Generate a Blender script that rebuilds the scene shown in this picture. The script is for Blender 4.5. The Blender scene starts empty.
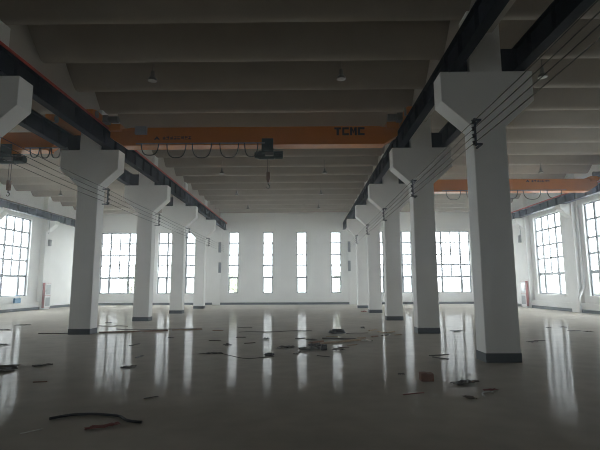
import bpy, bmesh, math, random
from mathutils import Vector, Matrix

S = bpy.context.scene
COL = S.collection

# ------------------------------------------------------------------ camera
CAMX, CAMH = 1.855, 1.704
cam_d = bpy.data.cameras.new('camera')
cam_d.sensor_width = 36.0
cam_d.lens = 447.13 * 36.0 / 600.0
cam_d.clip_end = 500
cam = bpy.data.objects.new('camera', cam_d)
COL.objects.link(cam)
cam.matrix_world = (Matrix.Translation((CAMX, 0, CAMH)) @ Matrix.Rotation(0.0106, 4, 'Z')
                    @ Matrix.Rotation(math.pi / 2 + 0.1345, 4, 'X') @ Matrix.Rotation(-0.0041, 4, 'Z'))
S.camera = cam

# ------------------------------------------------------------------ sky, exposure
world = bpy.data.worlds.new('overcast_sky')
S.world = world
world.use_nodes = True
bg = world.node_tree.nodes['Background']
bg.inputs['Color'].default_value = (0.96, 0.985, 1.0, 1)
bg.inputs['Strength'].default_value = 10.5

S.view_settings.view_transform = 'Standard'
S.view_settings.look = 'None'
S.view_settings.gamma = 1
S.view_settings.use_curve_mapping = False
S.view_settings.exposure = 0.0
S.cycles.max_bounces = 10
S.cycles.diffuse_bounces = 7
S.cycles.glossy_bounces = 4
S.cycles.transparent_max_bounces = 12
S.cycles.use_denoising = True
S.cycles.filter_width = 1.0
S.cycles.sample_clamp_indirect = 8
S.cycles.volume_bounces = 1
HAZE = 0.0038      # added scatter density, stands in for lens glare

R = random.Random(7)

# ------------------------------------------------------------------ materials
def new_mat(name):
    m = bpy.data.materials.new(name)
    m.use_nodes = True
    nt = m.node_tree
    return m, nt, nt.nodes['Principled BSDF']

def mat(name, col, rough=0.6, metal=0.0, noise=0.0, scale=6.0, bump=0.0, detail=4.0, spec=0.5, stretch=None):
    """plain paint with procedural mottling of the base colour and optional bump"""
    m, nt, b = new_mat(name)
    b.inputs['Roughness'].default_value = rough
    b.inputs['Metallic'].default_value = metal
    b.inputs['Specular IOR Level'].default_value = spec
    tc = nt.nodes.new('ShaderNodeTexCoord')
    mp = nt.nodes.new('ShaderNodeMapping')
    nt.links.new(tc.outputs['Object'], mp.inputs['Vector'])
    if stretch:
        mp.inputs['Scale'].default_value = stretch
    nz = nt.nodes.new('ShaderNodeTexNoise')
    nz.inputs['Scale'].default_value = scale
    nz.inputs['Detail'].default_value = detail
    nt.links.new(mp.outputs['Vector'], nz.inputs['Vector'])
    ramp = nt.nodes.new('ShaderNodeValToRGB')
    lo = [max(0, c * (1 - noise)) for c in col]
    hi = [min(1, c * (1 + noise)) for c in col]
    ramp.color_ramp.elements[0].position = 0.3
    ramp.color_ramp.elements[1].position = 0.7
    ramp.color_ramp.elements[0].color = (*lo, 1)
    ramp.color_ramp.elements[1].color = (*hi, 1)
    nt.links.new(nz.outputs['Fac'], ramp.inputs['Fac'])
    nt.links.new(ramp.outputs['Color'], b.inputs['Base Color'])
    if bump:
        bp = nt.nodes.new('ShaderNodeBump')
        bp.inputs['Strength'].default_value = bump
        bp.inputs['Distance'].default_value = 0.02
        nt.links.new(nz.outputs['Fac'], bp.inputs['Height'])
        nt.links.new(bp.outputs['Normal'], b.inputs['Normal'])
    return m

M = {}
M['wall'] = mat('white_wall_paint', (0.90, 0.90, 0.885), 0.75, noise=0.03, scale=0.7, bump=0.05)
M['column'] = mat('white_column_paint', (0.88, 0.875, 0.855), 0.7, noise=0.03, scale=1.5, bump=0.05)
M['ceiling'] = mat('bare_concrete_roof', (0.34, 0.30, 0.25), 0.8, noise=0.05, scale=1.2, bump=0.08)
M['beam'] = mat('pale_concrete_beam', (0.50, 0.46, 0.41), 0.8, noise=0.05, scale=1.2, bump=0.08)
M['band'] = mat('slate_grey_skirting_paint', (0.05, 0.062, 0.072), 0.5, noise=0.12, scale=4)
M['navy'] = mat('navy_steel_paint', (0.028, 0.042, 0.065), 0.4, noise=0.2, scale=3)
M['navy_shaded'] = mat('shade_darkened_navy_paint', (0.009, 0.013, 0.020), 0.7, noise=0.2, scale=3, spec=0.12)  # same navy darkened, puts the shade on the row beams into the colour
M['rail'] = mat('worn_rail_steel', (0.16, 0.12, 0.10), 0.45, metal=0.6, noise=0.25, scale=8)
M['red'] = mat('red_conductor_cover', (0.50, 0.045, 0.025), 0.45, noise=0.1)
M['orange'] = mat('orange_crane_paint', (0.62, 0.19, 0.010), 0.38, noise=0.06, scale=1.5)
M['black'] = mat('black_rubber', (0.016, 0.016, 0.018), 0.5, noise=0.2)
M['letter'] = mat('black_lettering', (0.012, 0.012, 0.016), 0.5, noise=0.1)
M['hoist'] = mat('dark_green_hoist_paint', (0.018, 0.045, 0.042), 0.4, noise=0.2, scale=5)
M['steel'] = mat('bare_steel', (0.30, 0.30, 0.30), 0.35, metal=0.8, noise=0.15, scale=10)
M['grey_box'] = mat('grey_enclosure_paint', (0.30, 0.31, 0.32), 0.5, noise=0.06)
M['hook'] = mat('rusty_red_hook_paint', (0.15, 0.07, 0.04), 0.5, noise=0.25, scale=12)
M['frame'] = mat('grey_window_frame', (0.22, 0.235, 0.25), 0.45, noise=0.08)
M['lamp'] = mat('dark_lamp_housing', (0.16, 0.155, 0.145), 0.4, noise=0.15)
M['lampglass'] = mat('pale_lamp_reflector', (0.62, 0.62, 0.60), 0.25, noise=0.04)
M['fire_red'] = mat('fire_cabinet_red', (0.40, 0.13, 0.12), 0.4, noise=0.06)
M['fire_white'] = mat('fire_cabinet_white', (0.75, 0.75, 0.75), 0.4, noise=0.03)
M['fire_glass'] = mat('fire_cabinet_pane', (0.42, 0.44, 0.46), 0.15, noise=0.05)
M['blue'] = mat('blue_plastic', (0.05, 0.22, 0.42), 0.4, noise=0.1)
M['pipe'] = mat('white_plastic_pipe', (0.80, 0.80, 0.79), 0.35, noise=0.02)
M['wood'] = mat('pale_scrap_wood', (0.46, 0.34, 0.23), 0.7, noise=0.25, scale=5, stretch=(6, 1, 1), bump=0.1)
M['wood_red'] = mat('reddish_scrap_wood', (0.30, 0.17, 0.11), 0.7, noise=0.25, scale=5, bump=0.1)
M['wood_dark'] = mat('dirty_scrap_wood', (0.15, 0.12, 0.10), 0.75, noise=0.3, scale=6, bump=0.1)
M['card'] = mat('dull_cardboard', (0.10, 0.085, 0.07), 0.8, noise=0.2, scale=5, bump=0.1)
M['dark'] = mat('dark_scrap', (0.12, 0.11, 0.10), 0.6, noise=0.3, scale=9, bump=0.1)
M['brick'] = mat('brown_carton', (0.24, 0.115, 0.075), 0.8, noise=0.2, scale=9, bump=0.15)
M['red_film'] = mat('faded_red_film', (0.27, 0.08, 0.07), 0.5, noise=0.25, scale=9, bump=0.1)
M['white_film'] = mat('pale_plastic_film', (0.62, 0.61, 0.58), 0.4, noise=0.1, scale=9, bump=0.1)
M['ground'] = mat('pale_concrete_yard', (0.42, 0.42, 0.40), 0.9, noise=0.1, scale=0.4)
M['leaf'] = mat('tree_leaves', (0.52, 0.54, 0.42), 0.6, noise=0.35, scale=1.0)
M['bark'] = mat('tree_bark', (0.14, 0.11, 0.085), 0.85, noise=0.3, scale=6, bump=0.3)

def glass_mat():
    m, nt, b = new_mat('clear_window_glass')
    out = nt.nodes['Material Output']
    nt.nodes.remove(b)
    tr = nt.nodes.new('ShaderNodeBsdfTransparent')
    tr.inputs['Color'].default_value = (0.93, 0.96, 0.97, 1)
    gl = nt.nodes.new('ShaderNodeBsdfGlossy')
    gl.inputs['Roughness'].default_value = 0.03
    fr = nt.nodes.new('ShaderNodeFresnel')
    fr.inputs['IOR'].default_value = 1.5
    mx = nt.nodes.new('ShaderNodeMixShader')
    ge = nt.nodes.new('ShaderNodeNewGeometry')
    sb = nt.nodes.new('ShaderNodeMath'); sb.operation = 'SUBTRACT'; sb.inputs[0].default_value = 1.0
    mu = nt.nodes.new('ShaderNodeMath'); mu.operation = 'MULTIPLY'
    nt.links.new(ge.outputs['Backfacing'], sb.inputs[1])
    nt.links.new(fr.outputs['Fac'], mu.inputs[0]); nt.links.new(sb.outputs[0], mu.inputs[1])
    nt.links.new(mu.outputs[0], mx.inputs['Fac'])
    nt.links.new(tr.outputs[0], mx.inputs[1])
    nt.links.new(gl.outputs[0], mx.inputs[2])
    nt.links.new(mx.outputs[0], out.inputs['Surface'])
    return m
M['glass'] = glass_mat()

def floor_mat():
    m, nt, b = new_mat('glossy_grey_epoxy_floor')
    tc = nt.nodes.new('ShaderNodeTexCoord')
    N = nt.nodes.new
    n1 = N('ShaderNodeTexNoise'); n1.inputs['Scale'].default_value = 0.35; n1.inputs['Detail'].default_value = 6
    n2 = N('ShaderNodeTexNoise'); n2.inputs['Scale'].default_value = 2.2; n2.inputs['Detail'].default_value = 8
    n3 = N('ShaderNodeTexNoise'); n3.inputs['Scale'].default_value = 4.0; n3.inputs['Detail'].default_value = 4
    for n in (n1, n2, n3):
        nt.links.new(tc.outputs['Object'], n.inputs['Vector'])
    mix = N('ShaderNodeMix'); mix.data_type = 'FLOAT'; mix.inputs['Factor'].default_value = 0.5
    nt.links.new(n1.outputs['Fac'], mix.inputs['A']); nt.links.new(n2.outputs['Fac'], mix.inputs['B'])
    ramp = N('ShaderNodeValToRGB')
    ramp.color_ramp.elements[0].position = 0.3; ramp.color_ramp.elements[1].position = 0.7
    ramp.color_ramp.elements[0].color = (0.42, 0.39, 0.34, 1)
    ramp.color_ramp.elements[1].color = (0.56, 0.525, 0.46, 1)
    mp3 = N('ShaderNodeMapping'); mp3.inputs['Scale'].default_value = (0.8, 2.2, 1)
    nt.links.new(tc.outputs['Object'], mp3.inputs['Vector']); nt.links.new(mp3.outputs['Vector'], n3.inputs['Vector'])
    nt.links.new(mix.outputs['Result'], ramp.inputs['Fac'])
    nt.links.new(ramp.outputs['Color'], b.inputs['Base Color'])
    mr = N('ShaderNodeMapRange')
    mr.inputs['From Min'].default_value = 0.35; mr.inputs['From Max'].default_value = 0.68
    mr.inputs['To Min'].default_value = 0.03; mr.inputs['To Max'].default_value = 0.11
    nt.links.new(n2.outputs['Fac'], mr.inputs['Value'])
    nt.links.new(mr.outputs['Result'], b.inputs['Roughness'])
    b.inputs['Specular IOR Level'].default_value = 0.0
    b.inputs['Roughness'].default_value = 0.9
    for l in list(b.inputs['Roughness'].links): nt.links.remove(l)
    # worn clear coat: a sharp reflection dulled by dust
    bp = N('ShaderNodeBump'); bp.inputs['Strength'].default_value = 0.16; bp.inputs['Distance'].default_value = 0.02
    nt.links.new(n3.outputs['Fac'], bp.inputs['Height'])
    gl = N('ShaderNodeBsdfGlossy')
    nt.links.new(mr.outputs['Result'], gl.inputs['Roughness'])
    nt.links.new(bp.outputs['Normal'], gl.inputs['Normal'])
    fr = N('ShaderNodeFresnel'); fr.inputs['IOR'].default_value = 1.4
    mu = N('ShaderNodeMath'); mu.operation = 'MULTIPLY'; mu.inputs[1].default_value = 0.12
    nt.links.new(fr.outputs['Fac'], mu.inputs[0])
    mx = N('ShaderNodeMixShader')
    nt.links.new(mu.outputs[0], mx.inputs['Fac'])
    nt.links.new(b.outputs[0], mx.inputs[1]); nt.links.new(gl.outputs[0], mx.inputs[2])
    nt.links.new(mx.outputs[0], nt.nodes['Material Output'].inputs['Surface'])
    return m
M['floor'] = floor_mat()

def haze_mat():
    m, nt, b = new_mat('glare_haze')
    nt.nodes.remove(b)
    v = nt.nodes.new('ShaderNodeVolumeScatter')
    v.inputs['Color'].default_value = (0.84, 0.91, 1.0, 1)
    v.inputs['Density'].default_value = HAZE
    v.inputs['Anisotropy'].default_value = 0.85
    nt.links.new(v.outputs[0], nt.nodes['Material Output'].inputs['Volume'])
    return m
M['haze'] = haze_mat()

# ------------------------------------------------------------------ mesh helpers
class MB:
    """collects boxes, tubes and prisms; build() links them as ONE mesh object"""
    def __init__(s):
        s.v = []; s.f = []
    def add(s, vs, fs):
        o = len(s.v)
        s.v += [tuple(p) for p in vs]
        s.f += [tuple(i + o for i in q) for q in fs]
        return s
    def box(s, x0, x1, y0, y1, z0, z1):
        return s.add([(x0, y0, z0), (x1, y0, z0), (x1, y1, z0), (x0, y1, z0), (x0, y0, z1), (x1, y0, z1), (x1, y1, z1), (x0, y1, z1)],
                     [(3, 2, 1, 0), (4, 5, 6, 7), (0, 1, 5, 4), (1, 2, 6, 5), (2, 3, 7, 6), (3, 0, 4, 7)])
    def prism(s, poly, a0, a1, axis='y'):
        """poly: list of 2D points, extruded along an axis ('y': points are x,z; 'x': y,z; 'z': x,y)"""
        n = len(poly)
        def P(p, a):
            return (p[0], a, p[1]) if axis == 'y' else (a, p[0], p[1]) if axis == 'x' else (p[0], p[1], a)
        vs = [P(p, a0) for p in poly] + [P(p, a1) for p in poly]
        fs = [tuple(range(n)), tuple(range(2 * n - 1, n - 1, -1))]
        fs += [(i, i + n, (i + 1) % n + n, (i + 1) % n) for i in range(n)]
        return s.add(vs, fs)
    def tube(s, pts, r, n=8, caps=True):
        pts = [Vector(p) for p in pts]
        rs = r if isinstance(r, (list, tuple)) else [r] * len(pts)
        vs = []; fs = []
        up = Vector((0, 0, 1))
        prev = None
        for i, p in enumerate(pts):
            a = pts[max(0, i - 1)]; b = pts[min(len(pts) - 1, i + 1)]
            t = (b - a).normalized()
            if prev is None:
                u = t.cross(up if abs(t.z) < 0.95 else Vector((1, 0, 0))).normalized()
            else:
                u = (prev - t * prev.dot(t)).normalized()
            prev = u
            w = t.cross(u)
            for k in range(n):
                an = 2 * math.pi * k / n
                vs.append(p + (u * math.cos(an) + w * math.sin(an)) * rs[i])
        for i in range(len(pts) - 1):
            for k in range(n):
                fs.append((i * n + k, i * n + (k + 1) % n, (i + 1) * n + (k + 1) % n, (i + 1) * n + k))
        if caps:
            fs.append(tuple(range(n - 1, -1, -1)))
            fs.append(tuple((len(pts) - 1) * n + k for k in range(n)))
        return s.add(vs, fs)
    def lathe(s, prof, c, n=20):
        """prof: (radius, z) pairs round a vertical axis through c"""
        pts = [(c[0], c[1], c[2] + z) for r, z in prof]
        vs = []; fs = []
        for (r, z) in prof:
            for k in range(n):
                an = 2 * math.pi * k / n
                vs.append((c[0] + r * math.cos(an), c[1] + r * math.sin(an), c[2] + z))
        for i in range(len(prof) - 1):
            for k in range(n):
                fs.append((i * n + k, i * n + (k + 1) % n, (i + 1) * n + (k + 1) % n, (i + 1) * n + k))
        return s.add(vs, fs)
    def build(s, name, m, parent=None, bevel=0.0, smooth=False, world=None):
        me = bpy.data.meshes.new(name)
        off = Vector(world) if world else Vector((0, 0, 0))
        me.from_pydata([tuple(Vector(p) - off) for p in s.v], [], s.f)
        bm = bmesh.new(); bm.from_mesh(me)
        bmesh.ops.recalc_face_normals(bm, faces=bm.faces)
        bm.to_mesh(me); bm.free()
        me.materials.append(m)
        o = bpy.data.objects.new(name, me)
        COL.objects.link(o)
        if parent:
            o.parent = parent
        elif world:
            o.location = off
        if bevel:
            bv = o.modifiers.new('bevel', 'BEVEL'); bv.width = bevel; bv.segments = 2; bv.limit_method = 'ANGLE'
        if smooth:
            for p in me.polygons: p.use_smooth = True
            try:
                me.set_sharp_from_angle(angle=math.radians(40))
            except Exception:
                pass
        return o

def tag(o, label=None, cat=None, group=None, kind=None):
    if label: o['label'] = label
    if cat: o['category'] = cat
    if group: o['group'] = group
    if kind: o['kind'] = kind
    return o

def empty(name, loc, label, cat, group=None):
    o = bpy.data.objects.new(name, None)
    o.empty_display_size = 0.2
    COL.objects.link(o)
    o.location = loc
    return tag(o, label, cat, group)

def copy_thing(root, loc, label):
    r = root.copy(); COL.objects.link(r); r.location = loc; r['label'] = label
    for ch in list(root.children):
        c = ch.copy(); COL.objects.link(c); c.parent = r
        for g in list(ch.children):
            d = g.copy(); COL.objects.link(d); d.parent = c
    return r

# ------------------------------------------------------------------ the hall: dimensions in metres
XL, XR = -18.3, 18.9          # inner faces of the side walls
YB, YF = 40.97, -13.0          # inner faces of the end walls
ROW = 6.2                     # column rows at x = -6.2 and 6.2
CY = [4.51, 10.51, 16.51, 22.51, 28.51, 34.51]      # column centres along y (front faces at 10.23, 16.23 ...)
TOP = 8.95
WT = 0.3
Z0, Z1 = 1.03, 6.6            # window sill and head
TRANSOMS = [5.6, 4.5, 3.55, 2.45]

def struct(o, label, cat=None):
    o['kind'] = 'structure'; o['label'] = label
    if cat: o['category'] = cat
    return o

struct(MB().box(XL - WT, XR + WT, YF - WT, YB + WT, -0.2, 0).build('floor', M['floor']), 'glossy grey epoxy factory floor')
struct(MB().box(-90, 90, -60, 130, -0.5, -0.21).build('ground', M['ground']), 'pale concrete yard outside the windows')

def wall_with_holes(name, axis, pos, thick, u0, u1, zt, holes, label):
    """axis 'x': wall runs along x at y=pos; 'y': runs along y at x=pos; holes are (u0,u1)"""
    b = MB()
    def bx(a0, a1, za, zb):
        if axis == 'x': b.box(a0, a1, min(pos, pos + thick), max(pos, pos + thick), za, zb)
        else: b.box(min(pos, pos + thick), max(pos, pos + thick), a0, a1, za, zb)
    bx(u0, u1, -0.2, Z0)
    bx(u0, u1, Z1, zt)
    cur = u0
    for h0, h1 in sorted(holes):
        bx(cur, h0, Z0, Z1); cur = h1
    bx(cur, u1, Z0, Z1)
    return struct(b.build(name, M['wall']), label)

narrow = [(x - 0.46, x + 0.46) for x in (-4.68, -1.54, 1.56, 4.70)]
bigL = [(-16.95, -13.5), (-11.65, -8.2)]
bigR = [(8.2, 11.62), (13.5, 16.95)]
sideL = [(y - 1.75, y + 1.75) for y in (18.8, 24.8, 30.8)]
sideR = [(y - 1.75, y + 1.75) for y in (19.5, 25.5, 31.5)]
wall_with_holes('wall_back', 'x', YB, WT, XL - WT, XR + WT, TOP + 0.6, narrow + bigL + bigR, 'white end wall with tall windows')
wall_with_holes('wall_left', 'y', XL, -WT, YF - WT, YB, TOP + 0.6, sideL, 'white left side wall')
wall_with_holes('wall_right', 'y', XR, WT, YF - WT, YB, TOP + 0.6, sideR, 'white right side wall')
wall_with_holes('wall_front', 'x', YF, -WT, XL, XR, TOP + 0.6, narrow[1:3], 'white end wall behind the camera')

# ceiling: a row of trough-shaped concrete roof shells, one belly every 2 m
def shell_z(y):
    u = abs(((y - 9.5) % 2.0) - 1.0)
    return 8.36 + 0.82 * (max(0.0, u - .11) / .89) ** 1.1
def ceiling():
    vs = []; fs = []
    xs = [XL - WT, XR + WT]
    per = 2.0; y0 = 10.5 - 1.0 - 2.0 * 12
    prof = []
    n = 20
    y = y0
    while y < YB + 0.5:
        for k in range(n):
            t = k / n
            z = shell_z(y + per * t)
            prof.append((y + per * t, z))
        y += per
    prof.append((y, shell_z(y)))
    m = len(prof)
    for x in xs:
        for (yy, z) in prof: vs.append((x, yy, z))
    for (yy, z) in prof: vs.append((xs[0], yy, 9.6))
    for (yy, z) in prof: vs.append((xs[1], yy, 9.6))
    for i in range(m - 1):
        fs.append((i, i + 1, m + i + 1, m + i))
        fs.append((2 * m + i, 2 * m + i + 1, 3 * m + i + 1, 3 * m + i))
        fs.append((i, i + 1, 2 * m + i + 1, 2 * m + i)); fs.append((m + i, m + i + 1, 3 * m + i + 1, 3 * m + i))
    fs.append((0, m, 3 * m, 2 * m)); fs.append((m - 1, 2 * m - 1, 4 * m - 1, 3 * m - 1))
    b = MB(); b.add(vs, fs)
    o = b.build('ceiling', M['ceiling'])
    for p in o.data.polygons:
        p.use_smooth = True
    o.data.set_sharp_from_angle(angle=math.radians(35))
    return struct(o, 'ceiling of rounded white concrete roof shells')
ceiling()

# added haze filling the hall, imitates veiling lens glare round the windows
hz = MB().box(XL - 1.2, XR + 1.2, YF - 1.2, YB + 1.2, -.35, 10.2).build('haze', M['haze'])
tag(hz, 'thin added haze imitating lens glare in the hall', 'haze', kind='stuff')

# roof beams over the column rows and along the side walls, wall pilasters, skirting
k = 0
for sx in (-1, 1):
    k += 1
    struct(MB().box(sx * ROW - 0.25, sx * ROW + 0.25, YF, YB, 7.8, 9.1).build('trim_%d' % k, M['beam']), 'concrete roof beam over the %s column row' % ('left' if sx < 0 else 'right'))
PIL = [10.2, 16.2, 22.2, 28.2, 34.2]
for y in PIL:
    for x, s in ((XL, 1), (XR, -1)):
        k += 1
        b = MB().box(min(x, x + s * 0.35), max(x, x + s * 0.35), y - 0.4, y + 0.4, 0, 8.8)
        # bracket that carries the wall runway beam
        b.prism([(x, 5.9), (x + s * 0.35, 5.9), (x + s * 0.95, 6.45), (x + s * 0.95, 6.72), (x, 6.72)], y - 0.28, y + 0.28, 'y')
        struct(b.build('trim_%d' % k, M['wall']), 'white wall pilaster on the %s wall' % ('left' if s > 0 else 'right'))
for x in (-12.4, -6.2, 6.2, 12.4):
    k += 1
    struct(MB().box(x - 0.35, x + 0.35, YB - 0.12, YB, 0, 8.8).build('trim_%d' % k, M['wall']), 'shallow white pilaster on the end wall')
BH = 0.2
struct(MB().box(XL + .36, XR - .36, YB - 0.015, YB, 0, BH).build('baseboard_back', M['band']), 'grey painted skirting along the end wall')
struct(MB().box(XL, XL + 0.015, YF, YB, 0, BH).build('baseboard_left', M['band']), 'grey painted skirting along the left wall')
struct(MB().box(XR - 0.015, XR, YF, YB, 0, BH).build('baseboard_right', M['band']), 'grey painted skirting along the right wall')

# ------------------------------------------------------------------ windows (+ daylight portals)
wn = 0
def window(axis, pos, thick, u0, u1, cols, label):
    """frame set in the middle of the wall's thickness"""
    global wn
    wn += 1
    sg = 1 if thick > 0 else -1
    c = pos + sg * 0.17
    f = MB(); g = MB()
    def bx(b, a0, a1, za, zb, d):
        if axis == 'x': b.box(a0, a1, c - d, c + d, za, zb)
        else: b.box(c - d, c + d, a0, a1, za, zb)
    fw = 0.08
    bx(f, u0, u0 + fw, Z0, Z1, .04); bx(f, u1 - fw, u1, Z0, Z1, .04)
    bx(f, u0 + fw, u1 - fw, Z0, Z0 + fw, .04); bx(f, u0 + fw, u1 - fw, Z1 - fw, Z1, .04)
    for i, z in enumerate(TRANSOMS):
        t = 0.09 if i == 3 else 0.062
        bx(f, u0 + fw, u1 - fw, z - t, z + t, .035)
    if cols == 4:
        w = (u1 - u0) / 4
        for i in (1, 2, 3):
            t = 0.08 if i != 2 else 0.052
            zb = Z0 + fw if i != 2 else TRANSOMS[3]
            bx(f, u0 + w * i - t, u0 + w * i + t, zb, Z1 - fw, .036)
        # opening sashes of the bottom row stand a little thicker
        for i in (0, 3):
            a, b2 = u0 + w * i + fw, u0 + w * (i + 1) - fw
            bx(f, a, a + .04, Z0 + fw, TRANSOMS[3] - .05, .045); bx(f, b2 - .04, b2, Z0 + fw, TRANSOMS[3] - .05, .045)
    else:
        bx(f, u0 + fw, u0 + fw + .03, Z0 + fw, TRANSOMS[3] - .05, .045); bx(f, u1 - fw - .03, u1 - fw, Z0 + fw, TRANSOMS[3] - .05, .045)
    fr = f.build('window_%d' % wn, M['frame'])
    struct(fr, label)
    bx(g, u0 + 0.02, u1 - 0.02, Z0 + 0.02, Z1 - 0.02, 0.004)
    g.build('pane', M['glass'], fr)
    sill = MB()
    if axis == 'x': sill.box(u0 - 0.08, u1 + 0.08, pos - 0.10, pos + 0.02, Z0 - 0.07, Z0)
    else:
        a, b2 = sorted((pos - sg * 0.16, pos + sg * 0.02)); sill.box(a, b2, u0 - 0.12, u1 + 0.12, Z0 - 0.10, Z0)
    sill.build('sill', M['wall'], fr)
    # sky portal just outside the opening (samples the sky light, emits nothing of its own)
    ld = bpy.data.lights.new('window_daylight', 'AREA')
    ld.shape = 'RECTANGLE'; ld.size = u1 - u0; ld.size_y = Z1 - Z0
    ld.cycles.is_portal = True
    lo = bpy.data.objects.new('window_daylight', ld); COL.objects.link(lo)
    pc = pos + sg * 0.32
    zc = (Z0 + Z1) / 2; uc = (u0 + u1) / 2
    if axis == 'x':
        lo.location = (uc, pc, zc); lo.rotation_euler = (-math.pi / 2 * sg, 0, 0)
    else:
        lo.location = (pc, uc, zc); lo.rotation_euler = (math.pi / 2, 0, math.pi / 2 if sg > 0 else -math.pi / 2)
    return fr

for i, (a, b) in enumerate(narrow):
    window('x', YB, WT, a, b, 1, 'tall narrow window in the end wall, %s of four' % ('first', 'second', 'third', 'last')[i])
for i, (a, b) in enumerate(bigL + bigR):
    window('x', YB, WT, a, b, 4, 'wide gridded window in the end wall, %s' % ('far left', 'behind the left columns', 'behind the right columns', 'far right')[i])
for i, (a, b) in enumerate(narrow[1:3]):  # unseen windows added to brighten the column fronts
    window('x', YF, -WT, a, b, 4 if b - a > 2 else 1, 'unseen tall window added in the end wall behind the camera, %s one' % ('left', 'right')[i])
for i, (a, b) in enumerate(sideL):
    window('y', XL, -WT, a, b, 4, 'wide gridded window in the left wall, %s from the end wall' % ('third', 'second', 'nearest')[i])
for i, (a, b) in enumerate(sideR):
    window('y', XR, WT, a, b, 4, 'wide gridded window in the right wall, %s from the end wall' % ('third', 'second', 'nearest')[i])

# ------------------------------------------------------------------ columns
def column_proto():
    root = empty('concrete_column', (0, 0, 0), 'x', 'column', 'square white columns carrying the crane beams')
    MB().box(-.39, .39, -.28, .28, 0, 8.38).build('shaft', M['column'], root, bevel=0.02)
    MB().prism([(-1.1, 6.8), (-1.1, 6.06), (-.40, 5.42), (.40, 5.42), (1.1, 6.06), (1.1, 6.8)], -.282, .282, 'y').build('corbel', M['column'], root, bevel=0.012)
    o = MB().box(-.396, .396, -.286, .286, 0, .2).build('skirting_band', M['band'], root)
    o['label'] = 'slate grey painted band at the column foot'
    return root
ordn = ['nearest', 'second', 'third', 'fourth', 'fifth', 'sixth']
proto = column_proto()
first = True
COLLAB = {
    (-1, 0): 'square white column at the near left, beside the camera',
    (-1, 1): 'white column at left edge, only its crane bracket in view',
    (-1, 2): 'white column with grey foot band, nearest whole one of the left row',
    (-1, 3): 'white column second of the left row, scrap boards lying before its foot',
    (-1, 4): 'white column third of the left row, next to the farthest one',
    (-1, 5): 'white column farthest of the left row, near the end wall',
    (1, 0): 'square white column at the near right, beside the camera',
    (1, 1): 'biggest white column, standing nearest at right with grey foot band',
    (1, 2): 'white column second of the right row, left of the biggest one',
    (1, 3): 'white column third of the right row, between second and fourth',
    (1, 4): 'white column fourth of the right row, orange scrap beside its foot',
    (1, 5): 'white column farthest of the right row, near the end wall'}
for sx in (-1, 1):
    for i, y in enumerate(CY):
        if i == 0: continue
        lab = COLLAB[(sx, i)]
        if first:
            proto.location = (sx * ROW + .03, y, 0); proto['label'] = lab; first = False
        else:
            copy_thing(proto, (sx * ROW + (.04 if sx > 0 else -.02), y, 0), lab)

# ------------------------------------------------------------------ crane runway beams
def ibeam(b, x, y0, y1, z0, z1, fw=0.24, tf=0.025, tw=0.02, step=1.0, toward=0):
    b.box(x - fw / 2, x + fw / 2, y0, y1, z0, z0 + tf)
    b.box(x - fw / 2, x + fw / 2, y0, y1, z1 - tf, z1)
    b.box(x - tw / 2, x + tw / 2, y0, y1, z0 + tf, z1 - tf)

def stiffeners(b, x, y0, y1, z0, z1, fw=0.24, step=1.0):
    y = y0 + 0.58
    while y < y1:
        b.box(x - fw / 2 + .02, x + fw / 2 - .02, y - .008, y + .008, z0 + .025, z1 - .025)
        y += step

def runway(name, x, y0, y1, label, zb=6.8, h=0.6, bar=0, fw=0.24, m='navy_shaded'):
    root = empty(name, (x, y0, zb), label, 'crane beam', 'blue crane runway beams')
    L = y1 - y0
    b = MB(); ibeam(b, 0, 0, L, 0, h, fw)
    if abs(x) < 9:      # bearing plates tying the beam to each column
        t = (ROW if x > 0 else -ROW) - x
        sg = 1 if t > 0 else -1
        for cy in CY[1:]:
            for yy in (cy - .26, cy + .24):
                b.box(min(0, t - sg * .40), max(0, t - sg * .40), yy - y0, yy - y0 + .02, 0, h - .02)
    b.build('beam', M[m], root)
    b = MB(); stiffeners(b, 0, 0, L, 0, h, fw); b.build('stiffeners', M[m], root)
    MB().prism([(-.05, h), (.05, h), (.02, h + .02), (.035, h + .09), (-.035, h + .09), (-.02, h + .02)], 0, L, 'y').build('rail', M['rail'], root)
    if bar:
        o = MB().box(bar * (fw / 2 + .0) - .03, bar * (fw / 2 + .0) + .03, 0, L, h + .004, h + .07).build('conductor_bar', M['red'], root)
        o['label'] = 'red conductor bar'
    return root
GX = 0.735
GXO = {-1: 0.90, 1: 0.84}      # the outer beams sit a little farther out
runway('crane_runway_beam', -ROW + GX, YF, YB - 0.02, 'dark blue crane beam with red bar, on the left row facing the middle bay', bar=1)
runway('crane_runway_beam', -ROW - GXO[-1], YF, YB - 0.02, 'dark blue crane beam on the outer side of the left column row')
runway('crane_runway_beam', ROW - GX, YF, YB - 0.02, 'shade-darkened navy crane beam on the right column row facing the middle bay')
runway('crane_runway_beam', ROW + GXO[1], YF, YB - 0.02, 'shade-darkened navy crane beam on the outer side of the right column row')
runway('crane_runway_beam', XL + 0.72, YF, YB - 0.02, 'slate blue crane beam running along the left wall above its windows', zb=6.74, h=0.5, fw=.32, m='navy')
runway('crane_runway_beam', XR - 0.72, YF, YB - 0.02, 'slate blue crane beam running along the right wall above its windows', zb=6.74, h=0.5, fw=.32, bar=-1, m='navy')

# ------------------------------------------------------------------ bridge cranes
def glyph_row(b, x0, z0, h, n, y, rnd):
    """a row of small strokes standing in for lettering too small to read"""
    for i in range(n):
        x = x0 + i * h * 1.12
        t = h * .17
        for zz in rnd.sample([0, .25, .5, .75], 3):
            b.box(x, x + h * .9, y - .004, y, z0 + zz * h, z0 + zz * h + t)
        xx = x + rnd.choice([.1, .35, .6]) * h
        b.box(xx, xx + t, y - .004, y, z0, z0 + h)

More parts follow.
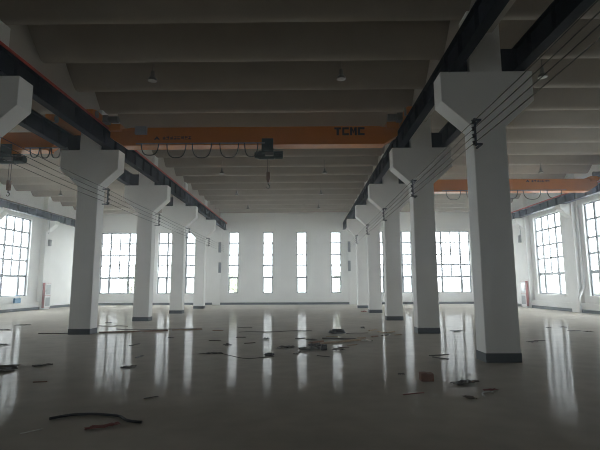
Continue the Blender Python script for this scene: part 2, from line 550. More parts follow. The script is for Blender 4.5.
def block_letters(b, x0, z0, h, y):
    """TCMC in wide square letters"""
    w = h * .82; t = h * .26; gap = h * .13
    def B(x, a0, a1, c0, c1): b.box(x + a0, x + a1, y - .005, y, z0 + c0, z0 + c1)
    x = x0
    B(x, 0, w, h - t, h); B(x, w / 2 - t * .6, w / 2 + t * .6, 0, h - t)               # T
    x += w + gap
    B(x, 0, t, 0, h); B(x, t, w, h - t, h); B(x, t, w, 0, t)                              # C
    x += w + gap
    B(x, 0, t, 0, h); B(x, w - t, w, 0, h)                                                # M
    b.prism([(x + t, h + z0), (x + w / 2, z0 + h * .55), (x + w - t, h + z0), (x + w - t, h * .62 + z0), (x + w / 2, z0 + h * .18), (x + t, z0 + h * .62)], y - .005, y, 'y')
    x += w + gap
    B(x, 0, t, 0, h); B(x, t, w, h - t, h); B(x, t, w, 0, t)                              # C

def crane(x0, x1, y, label, zb=6.8, zt=7.48, loops=(), rails=(0, 0), letters=None, small=None, panel=None, lamp=False):
    """single girder bridge crane; x0..x1 = rail centres"""
    root = empty('overhead_crane', ((x0 + x1) / 2, y, zb), label, 'crane', 'orange bridge cranes')
    ox, oy, oz = (x0 + x1) / 2, y, zb
    def W(b): b.v = [(p[0] - ox, p[1] - oy, p[2] - oz) for p in b.v]; return b
    d = 0.2
    a, c = x0 + .2, x1 - .2
    poly = [(a, zb + .32), (a + .45, zb + .03), (c - .45, zb + .03), (c, zb + .32), (c, zt - .12), (c - .75, zt), (a + .75, zt), (a, zt - .12)]
    g = MB().prism(poly, y - d, y + d, 'y')
    W(g).build('girder', M['orange'], root, bevel=0.008)
    fl = MB().box(a + .5, c - .5, y - .26, y + .26, zb - .02, zb + .03)
    W(fl).build('bottom_flange', M['orange'], root)
    for sx, xr in ((-1, x0), (1, x1)):
        e = MB()
        zr = 7.5
        e.prism([(y - 1.45, zr + .03), (y - 1.35, zr - .0), (y + 1.35, zr), (y + 1.45, zr + .03), (y + 1.45, zr + .20), (y + 1.2, zr + .27), (y - 1.2, zr + .27), (y - 1.45, zr + .20)], xr - .11, xr + .11, 'x')
        e.box(min(xr - sx * .17, xr - sx * .6), max(xr - sx * .17, xr - sx * .6), y - .3, y + .3, zr - .18 + .02, zr + .1)
        et = W(e).build('end_truck', M['orange'], root, bevel=0.01)
        for yy in (y - 1.15, y + 1.15):
            w = MB().prism([(yy + .13 * math.cos(q * math.pi / 8), zr + .12 + .13 * math.sin(q * math.pi / 8)) for q in range(16)], xr - .14, xr + .14, 'x')
            W(w).build('wheel', M['steel'], et)
        dm = MB().tube([(xr - sx * .16, y - .55, zr + .16), (xr - sx * .62, y - .55, zr + .16)], .12, 14)
        dm.box(min(xr - sx * .1, xr - sx * .3), max(xr - sx * .1, xr - sx * .3), y - .7, y - .4, zr + .02, zr + .28)
        W(dm).build('drive_motor', M['lamp'], root)
    # festoon track under the girder and its hanging loops
    if loops:
        tr = MB().box(loops[0][0] - .2, loops[-1][1] + .25, y - .36, y - .33, zb + .0, zb + .04)
        for l0, l1, dr in loops:
            tr.box(l0 - .02, l0 + .02, y - .36, y - .2, zb + .01, zb + .03)
        W(tr).build('festoon_track', M['steel'], root)
        for l0, l1, dr in loops:
            pts = []
            for q in range(17):
                t = q / 16
                u = 2 * t - 1
                ww = (l1 - l0) / 2
                pts.append(((l0 + l1) / 2 + ww * (math.sin(u * math.pi / 2) * .85 + u * .15), y - .345, zb + .01 - dr * (1 - abs(u) ** 2.6)))
            o = W(MB().tube(pts, .02, 6)).build('festoon_cable', M['black'], root, smooth=True)
    if letters:
        b = MB(); block_letters(b, letters[0], letters[1], letters[2], y - d - .001)
        o = W(b).build('lettering', M['letter'], root); o['label'] = 'black capital letters TCMC'
    if small:
        b = MB()
        x, z, h, n = small
        b.prism([(x - .05, z), (x + .06, z + h * 1.1), (x + .17, z), (x + .09, z), (x + .06, z + h * .4), (x + .03, z)], y - d - .005, y - d - .001, 'y')
        glyph_row(b, x + .27, z, h, n, y - d - .001, random.Random(3))
        o = W(b).build('small_lettering', M['letter'], root); o['label'] = 'small dark maker lettering'
    if panel:
        b = MB().box(panel[0], panel[1], y - d - .14, y - d, panel[2], panel[3])
        o = W(b).build('control_box', M['grey_box'], root, bevel=.01); o['label'] = 'grey control box'
    return root

mid = 15.95
crane(-ROW + GX, ROW - GX, mid, 'orange overhead crane marked TCMC across the middle bay', letters=(2.96, 7.13, .30), small=(-3.6, 7.02, .12, 8), panel=(-4.32, -3.9, 7.2, 7.50),
      loops=[(-4.05, -3.42, .42), (-3.12, -2.42, .52), (-2.2, -1.5, .53), (-1.2, -.52, .53), (-.3, .18, .5)])
crane(ROW + GXO[1], XR - 0.72, 24.45, 'orange overhead crane across the right side bay, beyond the biggest column', small=(14.1, 7.3, .13, 7), panel=None,
      loops=[(9.6, 10.4, .5), (10.7, 11.5, .5), (11.8, 12.6, .5), (12.75, 13.5, .45), (13.8, 14.75, .5), (15.1, 15.9, .45)])
crane(XL + 0.72, -ROW - GXO[-1], 16.35, 'orange overhead crane across the left side bay, cut by the left picture edge',
      loops=[(-8.35, -8.0, .35), (-7.95, -7.6, .38), (-7.55, -7.2, .38)])

def hoist(x, y, label, zb=6.8, hookz=5.2):
    root = empty('electric_hoist', (x, y, zb), label, 'hoist', 'dark green electric hoists')
    d = .3
    b = MB()
    b.box(-.22, .2, -d - .02, -d + .03, -.3, .2); b.box(-.22, .2, d - .03, d + .02, -.3, .2)
    b.box(-.22, .2, -d, d, -.32, -.26)
    tr = b.build('trolley', M['hoist'], root, bevel=.01)
    for xx in (-.13, .11):
        for s in (-1, 1):
            w = MB().prism([(xx + .08 * math.cos(q * math.pi / 8), .11 + .08 * math.sin(q * math.pi / 8)) for q in range(16)], s * d - .03 - .02 * s, s * d + .03 - .02 * s, 'y')
            w.build('wheel', M['steel'], tr)
    dz = -.33
    MB().tube([(-.34, 0, dz), (.22, 0, dz)], .17, 20).build('drum_housing', M['hoist'], root, smooth=True)
    mt = MB().tube([(.22, 0, dz), (.54, 0, dz)], .14, 18)
    for q in range(12):
        a = q * math.pi / 6
        p = (.14 * math.cos(a), .14 * math.sin(a))
        mt.tube([(.26, p[0], dz + p[1]), (.5, p[0], dz + p[1])], .012, 4)
    mt.build('motor', M['hoist'], root, smooth=True)
    MB().tube([(-.34, 0, dz), (-.5, 0, dz)], [.15, .12], 18).build('gearbox', M['hoist'], root, smooth=True)
    MB().box(-.1, .2, -.3, -.17, dz - .1, dz + .16).build('control_box', M['lamp'], root, bevel=.01)
    hz = hookz - zb
    MB().tube([(-.02, -.03, dz - .15), (-.02, -.03, hz + .55)], .011, 6).tube([(.03, .03, dz - .15), (.03, .03, hz + .55)], .011, 6).build('wire_rope', M['black'], root)
    MB().box(-.065, .075, -.05, .05, hz + .32, hz + .62).box(-.045, .055, -.07, .07, hz + .24, hz + .36).build('hook_block', M['hook'], root, bevel=.015)
    pts = [(.0, 0, hz + .26), (.0, 0, hz + .17)]
    for q in range(11):
        a = math.pi / 2 - q * math.pi * 1.45 / 10
        pts.append((.0 + .06 * math.cos(a), 0, hz + .09 + .07 * math.sin(a)))
    MB().tube(pts, [.02] * 2 + [.022 - .0012 * q for q in range(11)], 8).build('hook', M['black'], root, smooth=True)
    return root
hoist(0.53, mid, 'dark green hoist hanging under the middle bay crane, hook lowered')
hoist(-9.28, 16.35, 'dark green hoist under the left bay crane at the left picture edge', hookz=5.05)

# ------------------------------------------------------------------ bare trolley wires and their insulator brackets
WZ = [5.42, 5.25, 5.08, 4.91]
for sx, wx, lab in ((-1, -5.62, 'left'), (1, 5.78, 'right')):
    off = -0.08 if sx < 0 else 0.02
    for i, y in enumerate(CY):
        if i == 0 or (sx < 0 and i == 1): continue
        yb = y + (.10 if sx < 0 else -.58)
        fx = -5.83 if sx < 0 else 5.85
        root = empty('insulator_bracket', (fx, yb, 5.15 + off), 'wire bracket on the %s white column of the %s row' % ({1: 'nearest', 2: 'second', 3: 'third', 4: 'fourth', 5: 'fifth'}[i if sx > 0 else i - 1], lab), 'bracket', 'trolley wire brackets on the columns')
        if sx > 0 and i == 5 or sx < 0 and i == 5:
            root['label'] = 'wire bracket on the farthest white column of the %s row' % lab
        dx = wx - fx
        b = MB().box(dx - .02, dx + .02, -.02, .02, -.32, .34)
        if sx < 0:
            b.box(min(0, dx), max(0, dx), -.02, .02, .28, .32).box(min(0, dx), max(0, dx), -.02, .02, -.30, -.26)
        else:
            for za in (.28, -.30):
                b.box(dx - .02, .08, -.02, .02, za, za + .04).box(.04, .08, -.02, .31, za, za + .04)
        b.build('arm', M['navy'], root)
        for z in WZ:
            zz = z - 5.15
            MB().lathe([(.0, -.05), (.045, -.045), (.03, 0), (.05, .035), (.0, .05)], (dx - sx * .03, 0, zz - .01), 10).build('insulator', M['black'], root)
    for j, z in enumerate(WZ):
        y0, y1 = YF, YB - .1
        n = 120
        pts = []
        for q in range(n + 1):
            y = y0 + (y1 - y0) * q / n
            sag = .03 * math.sin(((y - CY[0]) / 6.0 % 1.0) * math.pi)
            pts.append((wx - sx * .03, y, z + off - sag))
        o = MB().tube(pts, .009, 5).build('trolley_wire', M['black'], world=(wx, y0, z))
        tag(o, '%s of four bare wires strung along the %s column row' % (('topmost', 'second from top', 'third from top', 'lowest')[j], lab), 'wire', 'bare trolley wires along the column rows')

# ------------------------------------------------------------------ pendant lamps
def lamp_proto():
    root = empty('pendant_lamp', (0, 0, 0), 'x', 'lamp', 'dark bell shaped pendant lamps')
    MB().lathe([(0, .10), (.055, .10), (.065, -.06), (0, -.06)], (0, 0, 0), 16).build('ballast', M['lamp'], root)
    MB().lathe([(.05, -.05), (.07, -.07), (.125, -.14), (.145, -.21), (.137, -.21), (.117, -.14), (.065, -.08), (.04, -.06)], (0, 0, 0), 20).build('lamp_shade', M['lamp'], root, smooth=True)
    MB().lathe([(0, -.16), (.08, -.16), (.125, -.185), (.13, -.205), (0, -.23)], (0, 0, 0), 20).build('lens', M['lampglass'], root, smooth=True)
    return root
LAMPS = [(-2.72, 12.75, 'pendant lamp nearest at upper left of the middle bay ceiling'),
         (2.98, 12.75, 'pendant lamp nearest at upper right of the middle bay ceiling'),
         (9.0, 12.75, 'pendant lamp seen through the wires at upper right'),
         (-2.72, 24.1, 'left pendant lamp just below the middle crane, second row'),
         (2.98, 24.1, 'right pendant lamp just below the middle crane, second row'),
         (-2.78, 30.0, 'left pendant lamp in the third row beyond the middle crane'),
         (2.98, 30.0, 'right pendant lamp in the third row beyond the middle crane'),
         (-2.72, 35.6, 'left pendant lamp farthest back near the end wall'),
         (2.98, 35.6, 'right pendant lamp farthest back near the end wall'),
         (14.98, 24.35, 'pendant lamp above the right bay crane'),
         (-14.76, 29.7, 'pendant lamp in the left side bay above the left wall window')]
lp = lamp_proto()
for i, (x, y, lab) in enumerate(LAMPS):
    z = 8.05
    if i == 0: lp.location = (x, y, z); lp['label'] = lab
    else: copy_thing(lp, (x, y, z), lab)
LROOTS = [o for o in COL.objects if o.name.startswith('pendant_lamp')]
for o in LROOTS:
    MB().tube([(0, 0, shell_z(o.location.y) - o.location.z + .02), (0, 0, .09)], .014, 6).build('stem', M['lamp'], o)

# ------------------------------------------------------------------ things on the walls
def fire_cabinet(x, s, y, lab):
    root = empty('fire_cabinet', (x, y, 0), lab, 'fire cabinet', 'red and white fire cabinets')
    def bx(b, x0, x1, *r): b.box(min(s * x0, s * x1), max(s * x0, s * x1), *r); return b
    b = MB(); bx(b, 0, .18, -.4, .4, .1, 1.98); b.build('cabinet_body', M['fire_red'], root, bevel=.01)
    b = MB(); bx(b, .18, .20, -.38, .40, .12, 1.0); bx(b, .18, .20, -.38, .40, 1.03, 1.95)
    dr = b.build('door', M['fire_white'], root)
    b = MB(); bx(b, .20, .205, -.28, .3, .25, .88); bx(b, .20, .205, -.28, .3, 1.12, 1.82); b.build('door_pane', M['fire_glass'], dr)
    b = MB(); bx(b, .20, .24, -.33, -.30, 1.3, 1.45); b.build('handle', M['steel'], dr)
    b = MB(); bx(b, 0, .16, -.35, .35, 0, .1); b.build('plinth', M['fire_white'], root)
    return root
fire_cabinet(XL + .36, 1, 34.25, 'red and white fire cabinet against the left wall pilaster')
fire_cabinet(XR - .36, -1, 34.35, 'red and white fire cabinet at the right wall, seen beside the biggest column')

def junction(x, y, z, h, nx, ny, lab):
    root = empty('junction_box', (x, y, z), lab, 'box', 'small grey wall boxes')
    w = .12
    if ny: b = MB().box(-w, w, -.12, 0, -h / 2, h / 2); c = MB().box(-w + .02, w - .02, -.135, -.12, -h / 2 + .03, h / 2 - .03)
    else:
        b = MB().box(min(0, nx * .14), max(0, nx * .14), -w, w, -h / 2, h / 2)
        c = MB().box(min(nx * .14, nx * .155), max(nx * .14, nx * .155), -w + .02, w - .02, -h / 2 + .03, h / 2 - .03)
    b.build('box_body', M['grey_box'], root); c.build('cover', M['frame'], root)
    return root
junction(-5.93, YB - .125, 5.2, .95, 0, 1, 'upper grey box on the end wall pilaster, behind the left column row')
junction(-5.90, YB - .125, 3.35, .95, 0, 1, 'lower grey box on the end wall pilaster, behind the left column row')
junction(5.90, YB - .125, 5.2, .95, 0, 1, 'upper grey box on the end wall pilaster, behind the right column row')
junction(5.88, YB - .125, 3.45, .95, 0, 1, 'lower grey box on the end wall pilaster, behind the right column row')
junction(XL + .36, 34.25, 5.05, .5, 1, 0, 'small grey box high on the left wall pilaster')
junction(XR - .36, 34.6, 5.2, .55, -1, 0, 'small grey box high on the right wall pilaster')
def drop_cable(x, y, z1, z0, s, lab):
    pts = [(x, y, z1), (x, y + .02, z1 - .4), (x - s * .02, y - .02, (z0 + z1) / 2), (x, y + .01, z0 + .15), (x + s * .03, y - .12, z0)]
    o = MB().tube(pts, .018, 6).build('hanging_cable', M['grey_box'], world=(x, y, z1))
    tag(o, lab, 'cable')
drop_cable(XL + .6, 33.75, 6.74, 5.7, 1, 'thin cable dangling from the left wall crane beam')
drop_cable(XR - .6, 34.1, 6.74, 5.0, -1, 'thin cable dangling from the right wall crane beam')
# white downpipe in the corner of the right pilaster
dp = MB().tube([(XR - .44, 27.65, .02), (XR - .44, 27.65, .9), (XR - .10, 27.65, 1.5), (XR - .10, 27.65, 6.5)], .085, 14).build('downpipe', M['pipe'], world=(XR - .44, 27.65, 0), smooth=True)
tag(dp, 'white plastic downpipe against the right wall between two windows', 'pipe')
# blue box on the left window sill
for x, s_ in ((XL, 1), (XR, -1)):
    k += 1
    b = MB()
    for i in range(5):
        a0 = PIL[i - 1] + .4 if i else YF
        b.box(min(x, x + s_ * .24), max(x, x + s_ * .24), a0, PIL[i] - .4, 0, .56)
    struct(b.build('trim_%d' % k, M['wall']), 'low white ledge below the windows of the %s wall' % ('left' if s_ > 0 else 'right'))
    struct(MB().box(min(x + s_ * .24, x + s_ * .255), max(x + s_ * .24, x + s_ * .255), YF, 33.8, 0, BH).build('baseboard_%s' % ('left' if s_ > 0 else 'right'), M['band']), 'grey painted skirting along the %s wall ledge' % ('left' if s_ > 0 else 'right'))
bb = empty('plastic_box', (XL + .12, 31.3, .56), 'small blue plastic box on the ledge under the left window', 'box')
MB().prism([(-.07, 0), (.07, 0), (.07, .34), (-.07, .34)], -.32, .32, 'y').build('tub', M['blue'], bb, bevel=.015)
MB().tube([(0, -.26, .34), (0, -.2, .52), (0, .2, .52), (0, .26, .34)], .02, 8).build('handle', M['blue'], bb)

# ------------------------------------------------------------------ scrap on the floor
def cable(name, pts, r, m, lab, cat='cable', z=None):
    P = [Vector((p[0], p[1], r if z is None else z)) for p in pts]
    Q = []
    for i in range(len(P) - 1):
        p0 = P[max(0, i - 1)]; p1 = P[i]; p2 = P[i + 1]; p3 = P[min(len(P) - 1, i + 2)]
        for q in range(6):
            t = q / 6
            Q.append(.5 * ((2 * p1) + (p2 - p0) * t + (2 * p0 - 5 * p1 + 4 * p2 - p3) * t * t + (3 * p1 - p0 - 3 * p2 + p3) * t ** 3))
    Q.append(P[-1])
    o = MB().tube(Q, r, 8).build(name, M[m], world=tuple(Q[0]), smooth=True)
    return tag(o, lab, cat)

def plank(name, a, b, w, h, m, lab, cat='scrap', z=0.002, rough=.12):
    """a slightly uneven strip lying on the floor from a to b"""
    A = Vector((a[0], a[1], 0)); B = Vector((b[0], b[1], 0))
    d = B - A; L = d.length; d.normalize(); nrm = Vector((-d.y, d.x, 0))
    n = 7
    vs = []; fs = []
    for i in range(n):
        t = i / (n - 1)
        wob = (R.random() - .5) * w * rough * 2
        ww = w / 2 * (1 - R.random() * rough) * (1 if 0 < i < n - 1 else .8)
        hh = h * (1 - R.random() * rough)
        for sgn, zz in ((-1, z), (1, z), (1, z + hh), (-1, z + hh)):
            p = A + d * (L * t) + nrm * (sgn * ww + wob)
            vs.append((p.x, p.y, zz))
    for i in range(n - 1):
        for q in range(4):
            fs.append((i * 4 + q, i * 4 + (q + 1) % 4, i * 4 + 4 + (q + 1) % 4, i * 4 + 4 + q))
    fs.append((3, 2, 1, 0)); o4 = (n - 1) * 4; fs.append((o4, o4 + 1, o4 + 2, o4 + 3))
    o = MB().add(vs, fs).build(name, M[m], world=(a[0], a[1], 0))
    return tag(o, lab, cat)

def sheet(name, c, w, l, h, ang, m, lab, cat='scrap', seed=0):
    """a crumpled irregular sheet with thickness"""
    rr = random.Random(seed)
    n = 7; th = .006
    ca, sa = math.cos(ang), math.sin(ang)
    top = []
    for i in range(n):
        for j in range(n):
            u, v = i / (n - 1) - .5, j / (n - 1) - .5
            e = 1 + .25 * (rr.random() - .5) * (1 if i in (0, n - 1) or j in (0, n - 1) else 0)
            x, y = u * l * e, v * w * e
            zz = th + .004 + h * rr.random() * (1 - .5 * abs(u))
            top.append((c[0] + x * ca - y * sa, c[1] + x * sa + y * ca, zz))
    vs = top + [(p[0], p[1], max(.002, p[2] - th)) for p in top]
    N = n * n; fs = []
    for i in range(n - 1):
        for j in range(n - 1):
            q = i * n + j
            fs.append((q, q + 1, q + n + 1, q + n)); fs.append((N + q, N + q + n, N + q + n + 1, N + q + 1))
    ring = [j for j in range(n)] + [i * n + n - 1 for i in range(1, n)] + [(n - 1) * n + j for j in range(n - 2, -1, -1)] + [i * n for i in range(n - 2, 0, -1)]
    for q in range(len(ring)):
        a, b = ring[q], ring[(q + 1) % len(ring)]
        fs.append((a, b, N + b, N + a))
    o = MB().add(vs, fs).build(name, M[m], world=(c[0], c[1], 0))
    return tag(o, lab, cat)

cable('black_cable', [(-1.45, 6.01), (-1.34, 6.12), (-1.22, 6.19), (-1.03, 6.22), (-.81, 6.19), (-.61, 6.13), (-.53, 6.06), (-.42, 5.94), (-.29, 5.88), (-.2, 5.86)], .017, 'black', 'short curved black cable lying in the left foreground')
sheet('red_film_scrap', (-.68, 5.68), .10, .26, .02, .5, 'red_film', 'left piece of faded red film in front of the black cable', 'film', 1)
sheet('red_film_scrap', (-.53, 5.78), .09, .16, .02, .7, 'red_film', 'right piece of faded red film in front of the black cable', 'film', 2)
plank('pale_strip', (-1.48, 5.46), (-1.32, 5.64), .02, .006, 'white_film', 'thin pale strip in the bottom left foreground')
sheet('dark_rubbish', (-4.5, 9.45), .65, .75, .06, .3, 'card', 'dark crumpled rubbish on the floor at the left picture edge', 'rubbish', 3)
sheet('dark_rubbish', (-3.85, 9.95), .22, .35, .04, .8, 'dark', 'small dark scrap right beside the rubbish at the left edge', 'rubbish', 33)
plank('scrap_board', (-7.8, 16.49), (-6.63, 16.46), .10, .04, 'wood_dark', 'flat board end reaching out left of the nearest whole left column', 'board')
plank('scrap_board', (-5.75, 16.77), (-3.4, 17.44), .13, .05, 'wood_red', 'long board on the floor right of the nearest whole left column', 'board')
plank('scrap_board', (-3.3, 17.62), (-2.2, 17.95), .12, .04, 'wood', 'paler board lying on from the long board, in the middle bay', 'board')
cable('thin_cord', [(-5.7, 18.2), (-5.2, 18.0), (-4.4, 17.95), (-3.3, 18.15), (-2.3, 18.35)], .011, 'dark', 'thin dark cord behind the long board', 'cord')
cable('thin_cord', [(-7.1, 19.7), (-6.6, 19.5), (-6.2, 19.6), (-5.71, 19.41)], .013, 'dark', 'thin dark cord on the floor left of the second left column', 'cord')
sheet('paper_scrap', (-7.38, 21.3), .25, .25, .03, 0, 'dark', 'small dark scrap near the wall side of the second left column', 'scrap', 4)
sheet('flat_scrap', (-1.87, 9.7), .22, .28, .03, .2, 'dark', 'dark flat scrap in the reflection of the left window', 'scrap', 5)
plank('scrap_strip', (-3.18, 13.1), (-3.08, 13.6), .07, .02, 'dark', 'dark sliver of scrap left of the middle bay, farther one')
plank('scrap_strip', (-2.2, 10.95), (-2.15, 11.3), .06, .02, 'dark', 'dark sliver of scrap left of the middle bay, nearer one')
sheet('flat_scrap', (-10.7, 20.2), .3, .6, .03, .1, 'card', 'brown flat scrap on the left bay floor below the window', 'scrap', 6)
sheet('flat_scrap', (-10.1, 18.03), .3, .5, .03, .1, 'card', 'brown flat scrap at the left picture edge, farther one', 'scrap', 7)
sheet('flat_scrap', (-7.1, 13.45), .2, .35, .03, 0, 'card', 'brown flat scrap at the left picture edge, nearer one', 'scrap', 8)
plank('scrap_strip', (-3.03, 8.27), (-2.80, 8.31), .03, .015, 'wood_red', 'thin reddish strip in the left foreground, left of the window reflection')
plank('scrap_strip', (-.61, 7.08), (-.44, 7.23), .03, .012, 'dark', 'thin dark strip in the foreground right of the black cable')
plank('scrap_strip', (-2.69, 15.12), (-2.5, 15.11), .08, .02, 'dark', 'short dark strip in front of the paler board')
# middle of the hall
cable('thin_cord', [(-.6, 16.85), (-.27, 16.97), (.3, 16.9), (.73, 16.94), (1.2, 17.2), (1.66, 17.28), (2.1, 17.25)], .011, 'dark', 'long thin cord lying across the middle of the hall', 'cord')
plank('scrap_strip', (-.45, 15.21), (-.12, 15.2), .09, .02, 'dark', 'short dark strip just left of the centre of the hall')
cable('thin_cord', [(-.95, 18.9), (-.7, 18.6), (-.31, 18.55)], .012, 'dark', 'short thin cord beyond the long cord', 'cord')
sheet('flat_scrap', (-.4, 13.25), .25, .2, .04, .4, 'dark', 'dark scrap below the leftmost narrow window reflection', 'scrap', 9)
sheet('flat_scrap', (.61, 14.7), .25, .18, .05, .1, 'dark', 'dark scrap in the middle of the hall before the long cord', 'scrap', 10)
cable('thin_cord', [(-.85, 11.55), (-.4, 11.75), (0, 11.3), (.44, 10.85), (.85, 11.0), (1.1, 11.15)], .007, 'dark', 'wavy thin cord nearest across the middle floor', 'cord')
sheet('flat_scrap', (-.45, 11.65), .18, .4, .03, .1, 'dark', 'dark scrap at left end of the wavy cord', 'scrap', 11)
ring_pts = [(.96 + .11 * math.cos(a), 11.4 + .16 * math.sin(a)) for a in [q * math.pi / 5 for q in range(10)]]
cable('cable_loop', ring_pts, .02, 'black', 'small black cable loop in the middle of the floor')
sheet('white_scrap', (1.13, 12.55), .12, .14, .03, 0, 'white_film', 'small pale scrap beyond the small cable loop', 'scrap', 12)
plank('scrap_strip', (1.58, 11.5), (1.72, 11.9), .07, .02, 'dark', 'dark strip left of the rubble heap')
# cable coil
b = MB()
for q in range(3):
    pts = [(3.0 + (.29 - q * .025) * math.cos(a), 16.53 + (.29 - q * .025) * math.sin(a), .025 + q * .04) for a in [t * 2 * math.pi / 28 for t in range(29)]]
    b.tube(pts, .022, 6, caps=False)
cc = b.build('cable_coil', M['black'], world=(3.0, 16.53, 0), smooth=True)
tag(cc, 'coil of black cable lying on the floor before the right columns', 'cable')
cable('thin_cord', [(3.3, 16.3), (3.6, 16.45), (3.85, 16.4), (4.11, 16.5)], .008, 'dark', 'thin cord trailing right from the black cable coil', 'cord')
# rubble heap
plank('scrap_board', (2.34, 13.48), (3.7, 14.42), .14, .05, 'wood', 'long pale board of the scrap heap, before the coil', 'board')
plank('scrap_board', (2.40, 14.75), (3.45, 14.55), .12, .04, 'wood_dark', 'darker board lying behind the long pale board', 'board')
plank('scrap_board', (1.98, 13.5), (2.38, 13.95), .10, .05, 'wood_red', 'reddish short board at the left end of the long pale board', 'board')
sheet('flat_scrap', (2.05, 14.4), .3, .32, .04, .2, 'card', 'brown flat scrap behind the scrap heap', 'scrap', 13)
sheet('dark_rubbish', (1.95, 12.3), .45, .55, .09, .1, 'dark', 'dark crumpled rubbish left of the black block', 'rubbish', 14)
sheet('dark_rubbish', (2.18, 13.0), .4, .45, .08, .6, 'card', 'brown crumpled rubbish behind the black block', 'rubbish', 15)
sheet('dark_rubbish', (1.35, 12.75), .3, .4, .05, .2, 'dark', 'dark thin rubbish at the far left of the scrap heap', 'rubbish', 16)
blk = MB().prism([(-.085, 0), (.085, 0), (.075, .14), (-.06, .15)], -.07, .07, 'y')
blk.v = [(p[0] + 2.35, p[1] + 12.25, p[2]) for p in blk.v]
tag(blk.build('black_block', M['black'], world=(2.35, 12.25, 0), bevel=.01), 'small black block standing in the scrap heap', 'block')
sheet('flat_scrap', (2.75, 12.15), .25, .28, .05, .5, 'dark', 'dark scrap right of the black block', 'scrap', 17)
plank('scrap_strip', (2.14, 11.25), (2.44, 11.05), .04, .015, 'dark', 'thin dark strip in front of the scrap heap')
sheet('flat_scrap', (3.75, 14.05), .25, .3, .06, .3, 'white_film', 'pale scrap on the right end of the long pale board', 'scrap', 18)
sheet('flat_scrap', (4.13, 18.2), .2, .16, .08, 0, 'dark', 'small dark lump beyond the pale wood chips', 'scrap', 19)
for i, (a, b2, m, lab) in enumerate([((4.25, 17.21), (4.57, 17.58), 'wood', 'pale wood chip, farthest of those before the third right column'),
                                ((4.52, 16.9), (4.74, 16.45), 'wood', 'pale wood chip, middle of those before the third right column'),
                                ((4.76, 16.45), (5.11, 16.82), 'wood', 'pale wood chip, rightmost of those before the third right column'),
                                ((4.07, 15.24), (4.28, 15.38), 'wood_red', 'reddish wood chip, nearest left of the chips before third right column'),
                                ((4.45, 15.5), (4.73, 15.83), 'wood_dark', 'darker wood chip, nearest right of the chips before third right column')]):
    plank('wood_chip', a, b2, .09, .03, m, lab, 'wood chip')
sheet('orange_scrap', (5.60, 29.0), .3, .34, .12, 0, 'fire_red', 'red orange scrap beside the fourth right column foot', 'scrap', 20)
for i, (a, b2, w, m, lab) in enumerate([
        ((2.55, 15.35), (2.95, 15.25), .07, 'wood', 'pale sliver of wood between the coil and the scrap heap'),
        ((1.55, 14.75), (1.85, 14.95), .07, 'wood_dark', 'dull sliver of wood left of the scrap heap, far side'),
        ((3.05, 13.1), (3.35, 13.3), .06, 'wood', 'pale sliver of wood in front of the long pale board'),
        ((3.55, 15.1), (3.85, 15.0), .06, 'wood', 'pale sliver of wood right of the coil cord, near side'),
        ((4.9, 15.7), (5.2, 15.95), .07, 'wood', 'pale sliver of wood nearest the third right column'),
        ((2.75, 12.75), (3.05, 12.6), .05, 'wood_dark', 'dull sliver of wood right of the brown rubbish'),
        ((-1.15, 14.3), (-.8, 14.35), .06, 'wood_dark', 'dull sliver of wood left of the middle, before the dark strip'),
        ((.05, 13.6), (.35, 13.75), .05, 'wood_dark', 'dull sliver of wood in the middle between two window reflections'),
        ((-4.9, 17.35), (-4.5, 17.5), .12, 'white_film', 'pale scrap lying right behind the long board'),
        ((-1.7, 17.5), (-1.3, 17.55), .09, 'wood_red', 'reddish chip lying right of the paler board')]):
    plank('wood_sliver', a, b2, w, .02, m, lab, 'wood chip')
# near right column
car = empty('brown_carton', (4.03, 8.36, 0), 'small reddish brown carton standing on the floor before the right columns', 'carton')
MB().prism([(-.115, 0), (.115, 0), (.11, .135), (-.115, .13)], -.08, .08, 'y').build('carton_body', M['brick'], car, bevel=.008)
MB().prism([(-.12, .13), (-.01, .132), (.0, .145), (-.12, .14)], -.082, .082, 'y').build('flap', M['brick'], car)
sheet('cardboard_piece', (4.62, 8.12), .22, .46, .05, .45, 'card', 'dark flat cardboard piece right of the brown carton', 'cardboard', 21)
plank('scrap_strip', (4.86, 11.15), (5.40, 11.42), .06, .02, 'dark', 'thin dark strip left of the biggest column, farther one')
plank('scrap_strip', (4.88, 10.98), (5.16, 10.67), .07, .02, 'dark', 'thin dark strip left of the biggest column, nearer one')
sheet('flat_scrap', (7.46, 17.0), .25, .4, .03, .3, 'dark', 'dark flat scrap between the two nearest right columns', 'scrap', 22)
sheet('red_film_scrap', (4.85, 7.6), .10, .22, .02, .1, 'red_film', 'faded red scrap in front of the biggest column', 'film', 23)
cable('white_curl', [(4.60, 7.2), (4.62, 7.32), (4.70, 7.45), (4.80, 7.48), (4.84, 7.42)], .012, 'white_film', 'small white curl of strip in front of the biggest column', 'strip')
sheet('flat_scrap', (4.34, 7.1), .12, .2, .02, 1.8, 'wood_dark', 'small brown scrap below the cardboard piece', 'scrap', 24)
plank('scrap_strip', (3.38, 7.31), (3.74, 7.44), .03, .012, 'red_film', 'thin reddish strip in front of the brown carton')
sheet('flat_scrap', (3.69, 8.9), .09, .12, .03, 0, 'dark', 'tiny dark scrap left of the brown carton', 'scrap', 25)
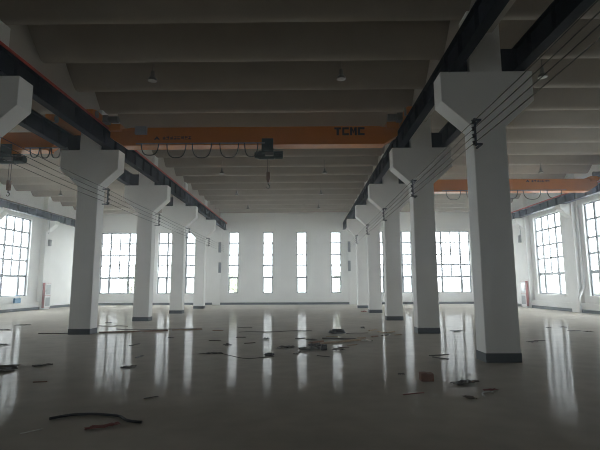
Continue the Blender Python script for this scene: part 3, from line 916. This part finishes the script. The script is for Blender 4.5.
# right bay floor
sheet('flat_scrap', (8.63, 13.75), .18, .25, .03, .3, 'dark', 'dark scrap on the right bay floor, left of a pair', 'scrap', 26)
sheet('flat_scrap', (9.0, 14.05), .15, .3, .02, .1, 'card', 'brown scrap on the right bay floor, right of a pair', 'scrap', 27)
sheet('flat_scrap', (11.48, 18.17), .2, .18, .03, 0, 'card', 'brown scrap in the right bay, farthest left', 'scrap', 28)
sheet('flat_scrap', (12.15, 18.36), .2, .25, .03, 0, 'card', 'brown scrap in the right bay, farthest right', 'scrap', 29)
sheet('flat_scrap', (11.8, 17.0), .2, .45, .03, .2, 'dark', 'dark scrap in the right bay before the farthest ones', 'scrap', 30)
sheet('flat_scrap', (12.15, 16.75), .15, .3, .02, .1, 'card', 'brown scrap in the right bay beside the dark one', 'scrap', 31)

# ------------------------------------------------------------------ outside: a few trees beyond the windows
def tree(x, y, h, r, seed, lab):
    rr = random.Random(seed)
    root = empty('tree', (x, y, -.21), lab, 'tree', 'trees outside the windows')
    MB().tube([(0, 0, 0), (.05, .03, h * .35), (-.04, .05, h * .8)], [.14, .10, .04], 8).build('trunk', M['bark'], root, smooth=True)
    b = MB()
    for q in range(420):
        a = rr.random() * 2 * math.pi; e = math.acos(2 * rr.random() - 1); d = r * (.35 + .65 * rr.random() ** .5)
        c = Vector((d * math.sin(e) * math.cos(a), d * math.sin(e) * math.sin(a), h * .68 + 1.25 * d * math.cos(e)))
        s = .12 + .16 * rr.random()
        u = Vector((rr.gauss(0, 1), rr.gauss(0, 1), rr.gauss(0, 1))).normalized()
        w = u.orthogonal().normalized()
        p = [c + u * s, c + w * s * .5, c - u * s, c - w * s * .5]
        b.add([tuple(z) for z in p], [(0, 1, 2, 3)])
    b.build('foliage', M['leaf'], root)
tree(-24.5, 33.5, 6.0, 1.7, 1, 'leafy tree outside the left wall window')
tree(23.5, 33.0, 3.6, 1.2, 3, 'low tree outside the right wall window next to the fire cabinet')
tree(-8.6, 51.0, 3.6, 1.2, 5, 'tree outside the end wall, left of the narrow windows')
tree(-5.9, 50.0, 3.2, 1.0, 6, 'tree outside the leftmost narrow window')
tree(6.0, 52.0, 3.2, 1.0, 7, 'tree outside the rightmost narrow window')
tree(-17.5, 50.0, 3.8, 1.3, 8, 'tree outside the wide end window at left')
